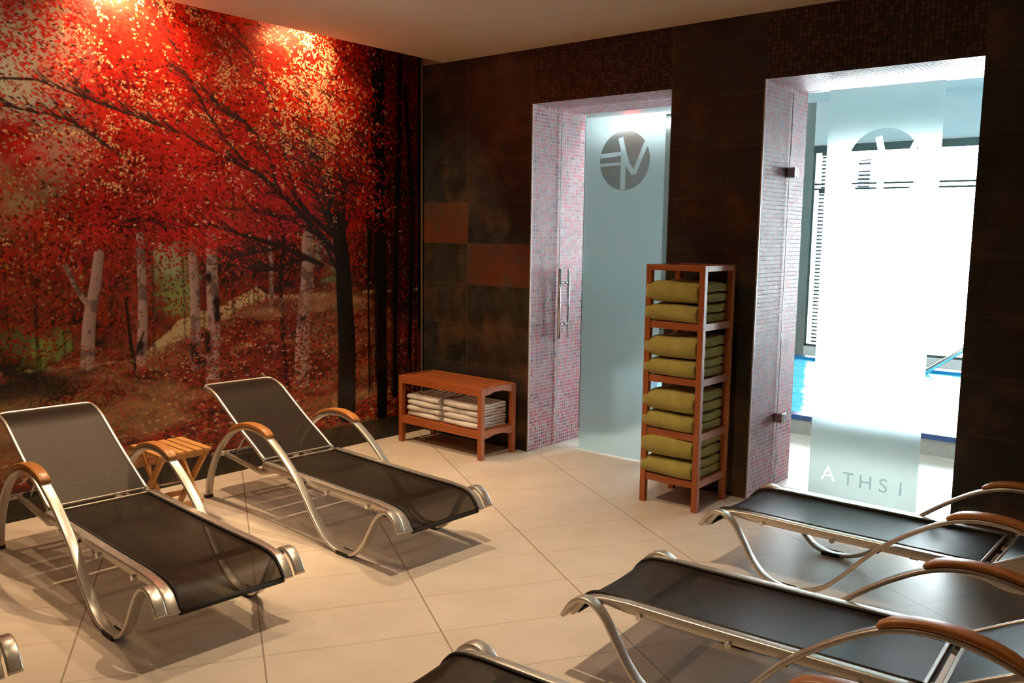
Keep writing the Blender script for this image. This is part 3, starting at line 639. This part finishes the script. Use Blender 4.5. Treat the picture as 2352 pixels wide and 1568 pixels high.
def blind(x0, x1, z0, z1, lab):
    t = empty('slatted_blind', ((x0+x1)/2, YF-.03, z0)); tag(t, lab, 'blind', 'narrow blinds at the pool windows'); hw = (x1-x0)/2; n = int((z1-z0)/.045)
    mb = MB()
    for k in range(n): z = k*.045+.02; mb.bar((-hw, 0, z), (hw, 0, z), .028, .016, 0, (0, .5, 1))
    mb.build('slats', M['slatblue'], t)
    mb = MB(); mb.box((-hw, -.02, z1-z0-.04), (hw, .02, z1-z0)); mb.build('head_rail', M['frame'], t)
    for s in (-1, 1): mb = MB(); mb.cyl((s*hw*.7, 0, 0), (s*hw*.7, 0, z1-z0), .003, 6); mb.build('cord', M['slatblue'], t)
blind(.80, .90, .24, 2.12, 'tall narrow slatted blind at the left end of the pool window')
blind(.82, .93, 2.13, 2.57, 'short slatted blind above the transom at the left end of the pool window')
blind(1.26, 1.40, 2.13, 2.50, 'short slatted blind above the transom seen through the clear emblem of the right glass door')
# pool with a low rim
PX0, PX1, PY0, PY1 = .55, 7.2, 1.90, 5.25
pool = empty('swimming_pool', (0, 0, 0)); tag(pool, 'indoor swimming pool with navy tiled rim behind the right glass door', 'pool')
mb = MB(); mb.box((PX0, PY0, 0), (PX1, PY0+.12, .115)); mb.box((PX0, PY1, 0), (PX1, PY1+.12, .115)); mb.box((PX0, PY0+.12, 0), (PX0+.12, PY1, .115)); mb.box((PX1-.12, PY0+.12, 0), (PX1, PY1, .115)); mb.build('rim_wall', M['greyrim'], pool)
mb = MB(); mb.box((PX0-.01, PY0-.01, .115), (PX1+.01, PY0+.13, .155), .004); mb.box((PX0-.01, PY1-.01, .115), (PX1+.01, PY1+.13, .155), .004); mb.box((PX0-.01, PY0+.13, .115), (PX0+.13, PY1-.01, .155), .004); mb.box((PX1-.13, PY0+.13, .115), (PX1+.01, PY1-.01, .155), .004); mb.build('rim_coping', M['navy'], pool, 'navy tiled coping')
mb = MB(); mb.box((PX0+.12, PY1-.02, .08), (PX1-.12, PY1-.011, .152)); mb.box((PX0+.121, PY0+.14, .08), (PX0+.135, PY1-.03, .152)); mb.build('tile_band', M['cyan'], pool)
mb = MB(); mb.box((PX0+.12, PY0+.12, .02), (PX1-.12, PY1, .125)); mb.build('water', M['water'], pool)
hr = empty('pool_handrail', (2.35, 5.1, .12)); tag(hr, 'sloping metal handrail at the far side of the pool', 'handrail')
mb = MB(); mb.tube([(0, 0, 0), (.35, .15, .28), (1.0, .3, .75), (1.15, .32, .78), (1.2, .33, .70), (1.2, .33, .03)], .025); mb.build('rail', M['chrome'], hr)
mb = MB(); mb.cyl((.6, .21, .45), (.6, .21, .03), .02, 10); mb.build('post', M['chrome'], hr)
pd = empty('downlight', (1.72, .92, ZP)); tag(pd, 'unseen cool white downlight added to brighten the top of the frosted left door', 'ceiling light')  # lamp added to brighten the top of the frosted film
mb = MB(); mb.cyl((0, 0, -.02), (0, 0, -.0005), .07, 24, .08); mb.build('ring', M['chrome'], pd)
mb = MB(); mb.cyl((0, 0, -.024), (0, 0, -.0205), .06, 24); mb.build('lens', emis('cool_lens', (.85, .95, 1), 12), pd)
lp = spot('film_fill_lamp', (0, 0, -.04), 120, 2.9, .6, .05, (.85, .94, 1)); lp.parent = pd
ls = empty('added_strip_light', (-1.0, YF-.0005, 3.0)); tag(ls, 'added cool strip light on the grey pool room wall, whitening the frosted door', 'added fill light')  # strip added so the frosted film turns white towards its top
mb = MB(); mb.box((-1.5, -.09, .13), (1.5, 0, .16)); mb.build('housing', M['white'], ls)
mb = MB(); mb.box((-1.48, -.08, .03), (1.48, -.02, .1295), .01); mb.build('tube', emis('cool_tube', (.82, .93, 1), 9), ls)
# planter added for the unidentified dark blur in the frosted glass
pl = empty('planter', (.98, 1.10, 0)); tag(pl, 'added dark planter box with dense dark greenery behind the frosted left glass door', 'planter')
mb = MB(); mb.box((-.22, -.22, 0), (.22, .22, .5), .02); mb.build('planter_box', simple('dark_grey_box', (.04, .06, .055), .5), pl)
def bush():
    bm = bmesh.new(); rs = random.Random(5)
    for k in range(1600):
        a = rs.random()*6.28; r = .36*rs.random()**.5; z = .45+.75*rs.random(); r *= 1-.5*abs((z-.85)/.45)**2; c = Vector((r*math.cos(a), r*math.sin(a), z)); d = Vector((rs.uniform(-1, 1), rs.uniform(-1, 1), rs.uniform(-.4, 1))).normalized(); s = d.cross(Vector((0, 0, 1))).normalized()*.02; l = d*.1; n = d.cross(s).normalized()*.004
        vs = [bm.verts.new(p) for p in (c, c+l*.5+s+n, c+l, c+l*.5-s+n)]; bm.faces.new(vs)
    me = bpy.data.meshes.new('foliage'); bm.to_mesh(me); bm.free(); me.materials.append(simple('dark_leaf', (.02, .07, .045), .5)); o = bpy.data.objects.new('foliage', me); COL.objects.link(o); o.parent = pl
    mb = MB()
    for k in range(5): mb.cyl((.05*math.cos(k*1.3), .05*math.sin(k*1.3), .49), (.15*math.cos(k*1.3), .15*math.sin(k*1.3), 1.0), .012, 8, .006)
    mb.build('stem', simple('bark', (.09, .06, .04), .8), pl)
bush()

# ------------------------------------------------------------------ loungers
WS, WR, WB = .564, .461, .44
STAND = [(0, 0), (.03, .12), (.077, .222), (.154, .325), (.272, .423), (.39, .472), (.49, .488), (.58, .483), (.663, .458), (.751, .410), (.838, .350), (.923, .280), (.991, .208), (1.058, .132), (1.137, .058), (1.225, .018), (1.32, .010), (1.40, .035), (1.465, .100), (1.51, .172), (1.553, .237), (1.60, .277), (1.645, .284), (1.688, .258), (1.722, .205)]
RAIL = [(.535, .283), (.9, .279), (1.25, .276), (1.5, .276), (1.60, .275), (1.655, .262), (1.69, .232), (1.715, .196)]
BACK = [(.515, .300), (.40, .365), (.275, .432), (.16, .500), (.07, .556), (.01, .592), (-.05, .615), (-.12, .628)]
def P3(path, y): return [(s, y, z) for s, z in path]
def make_lounger():
    R0 = empty('sun_lounger')
    st = spline(STAND, 5); ra = spline(RAIL, 5); ba = spline(BACK, 5)
    for s in (-1, 1):
        y = s*WS/2
        f = MB(); f.sweep(P3(st, y), rrect(.044, .017, .006), lat=(0, 1, 0)); f = f.build('arm_frame', M['alu'], R0)
        g = MB(); g.box((1.262, y-.024, 0), (1.352, y+.024, .0045), .001); g.box((1.262, y-.026, .004), (1.352, y-.0225, .02)); g.box((1.262, y+.0225, .004), (1.352, y+.026, .02)); g.build('rubber_foot', M['rubber'], f)
        g = MB(); g.box((-.012, y-.024, 0), (.014, y+.024, .02), .002); g.build('rubber_foot', M['rubber'], f)
        seg = [p for p in st if .285 <= p[0] <= .68 and p[1] > .3]; n = len(seg); pts = []; secs = []
        for i, (a, z) in enumerate(seg):
            q = min(i, n-1-i); k = min(1, .55+.2*q); a0 = seg[max(i-1, 0)]; a1 = seg[min(i+1, n-1)]; t = Vector((a1[0]-a0[0], a1[1]-a0[1])).normalized(); nn = Vector((-t.y, t.x))
            pts.append((a+nn.x*(.0095+.011*k), y, z+nn.y*(.0095+.011*k))); secs.append(rrect(.050*(.8+.2*k), .022*k, .0075*k))
        g = MB(); g.sweep(pts, secs, lat=(0, 1, 0)); g.build('armrest', M['armwood'], R0, 'curved wooden armrest pad')
        y = s*(WR/2)
        g = MB(); n = len(ra); secs = [rrect(.046 if a > 1.6 else .040, .036 if a < 1.5 else max(.018, .036-.018*(a-1.5)/.12), .006) for a, z in ra]
        g.sweep(P3([(a, z+.002) for a, z in ra], y), secs, lat=(0, 1, 0)); rl = g.build('seat_rail', M['alu'], R0)
        for bx in (.72, 1.12, 1.44):
            g = MB(); g.cyl((bx, y+s*.018, .262), (bx, y+s*.030, .262), .011, 12); g.build('bolt', M['chrome'], rl)
        # tail rail behind the hinge, and hinge plate
        g = MB(); g.sweep(P3(spline([(.60, .262), (.52, .238), (.45, .222), (.38, .228), (.2, .246), (.055, .260)], 5), y-s*.03), rrect(.022, .026, .005), lat=(0, 1, 0)); g.build('tail_rail', M['alu'], R0)
        g = MB(); g.cyl((.53, y-s*.022, .278), (.53, y-s*.045, .278), .026, 18); g.cyl((.475, y-s*.022, .243), (.475, y-s*.043, .243), .017, 14); g.build('hinge_plate', M['steel_dark'], R0)
        # fastening of curled ends
        for bx, bz in ((1.60, .262), (.925, .272)): g = MB(); g.cyl((bx, y, bz), (bx, s*WS/2, bz), .010, 10); g.build('spacer_bolt', M['steel_dark'], R0)
        # backrest prop
        yb = s*(WB/2-.045)
        g = MB(); g.bar((.27, yb, .425), (.12, yb, .262), .018, .010, .002, (0, 1, 0)); g.build('prop_strut', M['chrome'], R0)
    g = MB(); g.cyl((.055, -WS/2, .260), (.055, WS/2, .260), .014, 14); g.build('rear_crossbar', M['alu'], R0)
    g = MB(); g.cyl((.12, -WR/2+.03, .268), (.12, WR/2-.03, .268), .018, 14); g.build('prop_crossbar', M['steel_dark'], R0)
    for hx_, hz_ in ((.553, .300), (.505, .309)): g = MB(); g.bar((hx_, -WR/2+.02, hz_), (hx_, WR/2-.02, hz_), .013, .009, .002); g.build('sling_end_bar', M['alu'], R0)
    g = MB(); g.cyl((.262, -WB/2+.01, .410), (.262, WB/2-.01, .410), .008, 10); g.build('back_crossbar', M['alu'], R0)
    for x in (.80, 1.46):
        g = MB(); g.bar((x, -WR/2+.015, .258), (x, WR/2-.015, .258), .034, .018, .003); g.build('seat_crossbar', M['steel_dark'], R0)
    g = MB(); g.cyl((1.712, -WR/2+.02, .198), (1.712, WR/2-.02, .198), .011, 12); g.build('foot_bar', M['hem'], R0)
    # seat sling
    def sheet(path, hw, name, sag, th=.003, nm=14):
        g = bmesh.new(); top = []; n = len(path)
        for i, (a, z) in enumerate(path):
            e = math.sin(math.pi*i/(n-1)) if n > 1 else 0
            top.append([g.verts.new((a, -hw+2*hw*j/nm, z-sag*e**.5*math.sin(math.pi*j/nm))) for j in range(nm+1)])
        for i in range(n-1):
            for j in range(nm):
                f = g.faces.new((top[i][j], top[i+1][j], top[i+1][j+1], top[i][j+1])); f.smooth = True
        bmesh.ops.recalc_face_normals(g, faces=g.faces[:])
        me = bpy.data.meshes.new(name); g.to_mesh(me); g.free(); me.materials.append(M['sling']); o = bpy.data.objects.new(name, me); COL.objects.link(o); o.parent = R0; return o
    sp = [(a, z+.012) for a, z in ra if a < 1.56]+[(a+.004, z+.010) for a, z in ra if a >= 1.56]
    sheet(sp, WR/2-.019, 'seat_sling', .012)
    g = MB(); secb = [(.007*math.cos(t), .007*math.sin(t)) for t in [2*math.pi*k/8 for k in range(8)]]
    for s in (-1, 1): g.sweep(P3([(a, z+.004) for a, z in sp], s*(WR/2-.024)), secb, lat=(0, 1, 0))
    g.build('seat_hem', M['hem'], R0)
    # back frame: one U-shaped tube
    hw = WB/2
    left = P3(ba, -hw); right = P3(ba, hw)[::-1]; (sx, sz) = ba[-1]
    arc = [(sx-.012, -hw+.012, sz+.002), (sx-.018, -hw+.035, sz+.003)]; arc2 = [(a, -b, c) for a, b, c in arc][::-1]
    g = MB(); path = left+arc+arc2+right
    rings = []; n = len(path); prevL = Vector((0, 1, 0))
    Pp = [Vector(p) for p in path]; up = []
    for i in range(n):
        T = (Pp[min(i+1, n-1)]-Pp[max(i-1, 0)]).normalized(); ref = Vector((math.sin(.55), 0, math.cos(.55))); L = T.cross(ref).normalized(); N = L.cross(T).normalized()
        rings.append([g.bm.verts.new(Pp[i]+L*a+N*b) for a, b in rrect(.017, .021, .006, 2)])
    k = len(rings[0])
    for i in range(n-1):
        for j in range(k):
            f = g.bm.faces.new((rings[i][j], rings[i][(j+1) % k], rings[i+1][(j+1) % k], rings[i+1][j])); f.smooth = True
    g.bm.faces.new(rings[0][::-1]); g.bm.faces.new(rings[-1]); g.build('backrest_frame', M['alu'], R0)
    sheet([(a, z+.006) for a, z in ba][:-1]+[(sx-.012, sz+.008)], hw-.005, 'backrest_sling', .010)
    return R0
rows = [  # x0, y0, degrees, label
    (.374, -1.819, -2.65, 'left-row sun lounger between the small folding table and the wooden bench'),
    (.383, -2.941, -3.27, 'left-row sun lounger whose raised backrest touches the left frame edge'),
    (4.747, -.882, 179.2, 'right-row sun lounger lying directly in front of the bright glass doorway'),
    (4.827, -1.997, 182.7, 'right-row sun lounger, second from the glass doorway, just below the nearest one'),
    (4.800, -3.04, 183.7, 'sun lounger cut off by the bottom frame edge near the middle'),
    (.386, -3.990, -3.2, 'sun lounger at the bottom left corner showing only its curled metal foot end')]
base = make_lounger()
for i, (x, y, a, lab) in enumerate(rows):
    o = base if i == 0 else copy_tree(base)
    o.location = (x, y, 0); o.rotation_euler = (0, 0, math.radians(a)); tag(o, lab, 'sun lounger', 'mesh sun loungers')

# ------------------------------------------------------------------ towels
def towel_mesh(name, wd, dp, h, seed, lip=.0, bulge=.012, nx=15):
    rs = random.Random(seed); bm = bmesh.new(); r = h/2; q = h/4; out = []
    yb = dp/2; yf = -dp/2+r
    nb = 8
    for k in range(nb+1): t = k/nb; out.append((yb-q-(yb-q-yf)*t, 0.0))
    for k in range(1, 12): a = -math.pi/2-math.pi*k/12; out.append((yf+r*math.cos(a), r+r*math.sin(a)))
    for k in range(nb+1): t = k/nb; out.append((yf+(yb-q-yf)*t, h))
    for k in range(1, 6): a = math.pi/2-math.pi*k/6; out.append((yb-q+q*math.cos(a), h-q+q*math.sin(a)))
    gap = h*.035
    for k in range(nb+1): t = k/nb; out.append((yb-q-(yb-q-yf-.01)*t, h/2+gap*(1-t*.3)))
    for k in range(nb+1): t = k/nb; out.append((yf+.01+(yb-q-yf-.01)*t, h/2-gap*(.7+t*.3)))
    for k in range(1, 6): a = math.pi/2-math.pi*k/6; out.append((yb-q+q*math.cos(a), q+q*math.sin(a)))
    p1, p2, p3 = rs.uniform(0, 6), rs.uniform(0, 6), rs.uniform(0, 6); rings = []
    for i in range(nx):
        u = i/(nx-1); x = -wd/2+wd*u; e = min(u, 1-u)*wd; sq = 1-.14*max(0, 1-e/(h*.35))**2
        ring = []
        for (y, z) in out:
            zz = h/2+(z-h/2)*sq if False else z
            c = h*.25 if z < h/2 else h*.75; zz = c+(z-c)*(sq if abs(z-c) > h*.05 else 1)
            if z <= .0001: zz = max(zz, 0)
            d = bulge*(math.sin(x*14+p1)*.5+math.sin(x*25+y*9+p2)*.25)*(z/h)+.004*math.sin(y*30+p3)*(z/h)
            yy = y*(1-(.02*(1-sq)))+(.006*math.sin(x*18+p3) if y < yf else 0)
            xx = x-(lip if (y < -dp/2+.028) else 0)*(1-u)**2
            ring.append(bm.verts.new((xx, yy, zz+d)))
        rings.append(ring)
    k = len(out)
    for i in range(nx-1):
        for j in range(k):
            f = bm.faces.new((rings[i][j], rings[i][(j+1) % k], rings[i+1][(j+1) % k], rings[i+1][j])); f.smooth = True
    bm.faces.new(rings[0][::-1]); bm.faces.new(rings[-1])
    bmesh.ops.recalc_face_normals(bm, faces=bm.faces[:]); me = bpy.data.meshes.new(name); bm.to_mesh(me); bm.free(); return me

# ------------------------------------------------------------------ towel tower
TX0, TX1, TY0, TY1 = 2.262, 2.632, -.452, -.082; LG = .034
tw = empty('towel_tower', ((TX0+TX1)/2, (TY0+TY1)/2, 0)); tag(tw, 'tall red-brown wooden open shelf tower holding green towels between the two glass doorways', 'shelf unit')
hx = (TX1-TX0)/2
for sx in (-1, 1):
    for sy in (-1, 1):
        mb = MB(); a, b = sorted((sx*hx, sx*(hx-LG))); c, d = sorted((sy*hx, sy*(hx-LG))); mb.box((a, c, 0), (b, d, 1.355), .002); mb.build('leg', M['woodZ'], tw)
SH = [(.155, .045), (.425, .045), (.735, .045), (1.045, .045), (1.36, .038)]
for k, (z, t) in enumerate(SH):
    top = k == 4
    e = .0 if top else LG
    mb = MB()
    if top:
        mb.box((-hx, -hx, z-.006), (hx, -hx+.03, z+.026), .002); mb.box((-hx, hx-.03, z-.006), (hx, hx, z+.026), .002)
        mb.box((-hx, -hx+.03, z-.006), (-hx+.03, hx-.03, z+.026), .002); mb.box((hx-.03, -hx+.03, z-.006), (hx, hx-.03, z+.026), .002)
    else:
        mb.box((-hx+LG, -hx+.006, z-.02), (hx-LG, -hx+.026, z+.02), .002); mb.box((-hx+LG, hx-.026, z-.02), (hx-LG, hx-.006, z+.02), .002)
        mb.box((-hx+.006, -hx+LG, z-.02), (-hx+.026, hx-LG, z+.02), .002); mb.box((hx-.026, -hx+LG, z-.02), (hx-.006, hx-LG, z+.02), .002)
    sh = mb.build('shelf', M['woodX'], tw)
    n = 7
    mb = MB()
    for j in range(n):
        y = -hx+.045+(2*hx-.09)*j/(n-1); mb.box((-hx+.026, y-.016, z+.004), (hx-.026, y+.016, z+.018), .001)
    mb.build('shelf_slats', M['woodX'], sh)
names = ['lowest', 'second', 'third', 'highest']
for k in range(4):
    zb = SH[k][0]+.0205; hh = [(.110, .135), (.105, .125), (.105, .125), (.108, .120)][k]
    for j in range(2):
        h = hh[j]; me = towel_mesh('towel', .296 if j == 0 else .294, .375, h*.94, 10+k*2+j, lip=.028, bulge=.006)
        me.materials.append(M['tgreen']); o = bpy.data.objects.new('towel', me); COL.objects.link(o)
        o.location = ((TX0+TX1)/2-.001, (TY0+TY1)/2-.012, zb+(hh[0]+.002 if j else 0))
        tag(o, 'folded green towel, %s of the pair on the %s loaded shelf of the wooden tower' % (('lower', 'upper')[j], names[k]), 'towel', 'green towels in the tower')

# ------------------------------------------------------------------ bench
BX0, BX1, BY0, BY1 = .150, .992, -.412, -.055; BHX, BHY = (BX1-BX0)/2, (BY1-BY0)/2
bn = empty('slatted_bench', ((BX0+BX1)/2, (BY0+BY1)/2, 0), math.radians(-1.5)); tag(bn, 'low orange-brown slatted wooden bench with a towel shelf against the slate wall', 'bench')
for sx in (-1, 1):
    for sy in (-1, 1):
        a, b = sorted((sx*BHX, sx*(BHX-.036))); c, d = sorted((sy*BHY, sy*(BHY-.036))); mb = MB(); mb.box((a, c, 0), (b, d, .498), .002); mb.build('leg', M['woodZ'], bn)
for nm, z0, z1 in (('seat', .442, .5), ('shelf', .145, .2)):
    mb = MB(); mb.box((-BHX+.036, -BHY+.002, z0), (BHX-.036, -BHY+.022, z1), .002); mb.box((-BHX+.036, BHY-.022, z0), (BHX-.036, BHY-.002, z1), .002)
    for s in (-1, 1):
        a, b = sorted((s*(BHX-.002), s*(BHX-.022))); zz = z0 if nm == 'shelf' else z0+.004
        arch = [(a, -BHY+.036+(2*BHY-.072)*t, z) for t, z in ((0, zz), (.15, zz+.004), (.35, zz+.018), (.65, zz+.018), (.85, zz+.004), (1, zz), (1, z1), (0, z1))]
        mb.poly(arch, (b-a, 0, 0))
    fr = mb.build(nm+'_frame', M['woodX'], bn)
    n = 15; mb = MB()
    for j in range(n):
        x = -BHX+.036+.028+(2*BHX-.128)*j/(n-1); mb.box((x-.0205, -BHY+.022, z1-.016), (x+.0225, BHY-.022, z1-.001), .001)
    mb.build('slats', M['woodY'], fr)
bc, bs = math.cos(math.radians(-1.5)), math.sin(math.radians(-1.5))
for st, (cx, wd) in enumerate(((-.185, .335), (.185, .335))):
    z = .2005
    for j in range(4):
        h = .038; me = towel_mesh('towel', wd-.006*random.random(), .30, h, 50+st*8+j, lip=0, bulge=.0005, nx=9)
        me.materials.append(M['twhite']); o = bpy.data.objects.new('towel', me); COL.objects.link(o)
        lx, ly = cx+random.uniform(-.004, .004), random.uniform(-.006, .004)
        o.location = ((BX0+BX1)/2+lx*bc-ly*bs, (BY0+BY1)/2+lx*bs+ly*bc, z); o.rotation_euler = (0, 0, math.radians(-1.5)); z += h+.0048
        tag(o, 'folded white towel, %s of the %s stack on the bench shelf' % (('bottom one', 'second from bottom', 'second from top', 'top one')[j], ('left', 'right')[st]), 'towel', 'white towels under the bench')

# ------------------------------------------------------------------ folding side tables
def side_table():
    t = empty('folding_table'); H = .385
    for s in (-1, 1): mb = MB(); mb.box((s*.135-.010, -.142, H-.045), (s*.135+.010, .142, H-.016), .002); mb.build('top_rail', M['teakY'], t)
    for j in range(6):
        y = -.125+.05*j; mb = MB(); mb.box((-.170, y-.020, H-.0155), (.170, y+.020, H), .003); mb.build('slat', M['teakX'], t)
    for s in (-1, 1):
        mb = MB(); mb.bar((-.165, s*.120, .012), (.140, s*.120, H-.035), .018, .034, .003, (0, 0, 1)); mb.build('leg', M['teakX'], t)
        mb = MB(); mb.bar((.165, s*.098, .012), (-.140, s*.098, H-.035), .018, .034, .003, (0, 0, 1)); mb.build('leg', M['teakX'], t)
    for x, z in ((-.11, .08), (.11, .08)): mb = MB(); mb.bar((x, -.115, z), (x, .115, z), .014, .028, .002); mb.build('stretcher', M['teakY'], t)
    mb = MB(); mb.cyl((0, -.135, .18), (0, .135, .18), .005, 10); mb.build('pivot_rod', M['chrome'], t)
    return t
t1 = side_table(); t1.location = (.505, -2.40, 0); t1.rotation_euler = (0, 0, math.radians(-3)); tag(t1, 'small slatted teak folding table between the two left sun loungers', 'side table', 'teak folding tables')
t2 = copy_tree(t1); t2.location = (4.62, -1.43, 0); t2.rotation_euler = (0, 0, math.radians(3)); tag(t2, 'wooden folding table at the right frame edge between the two right sun loungers', 'side table', 'teak folding tables')
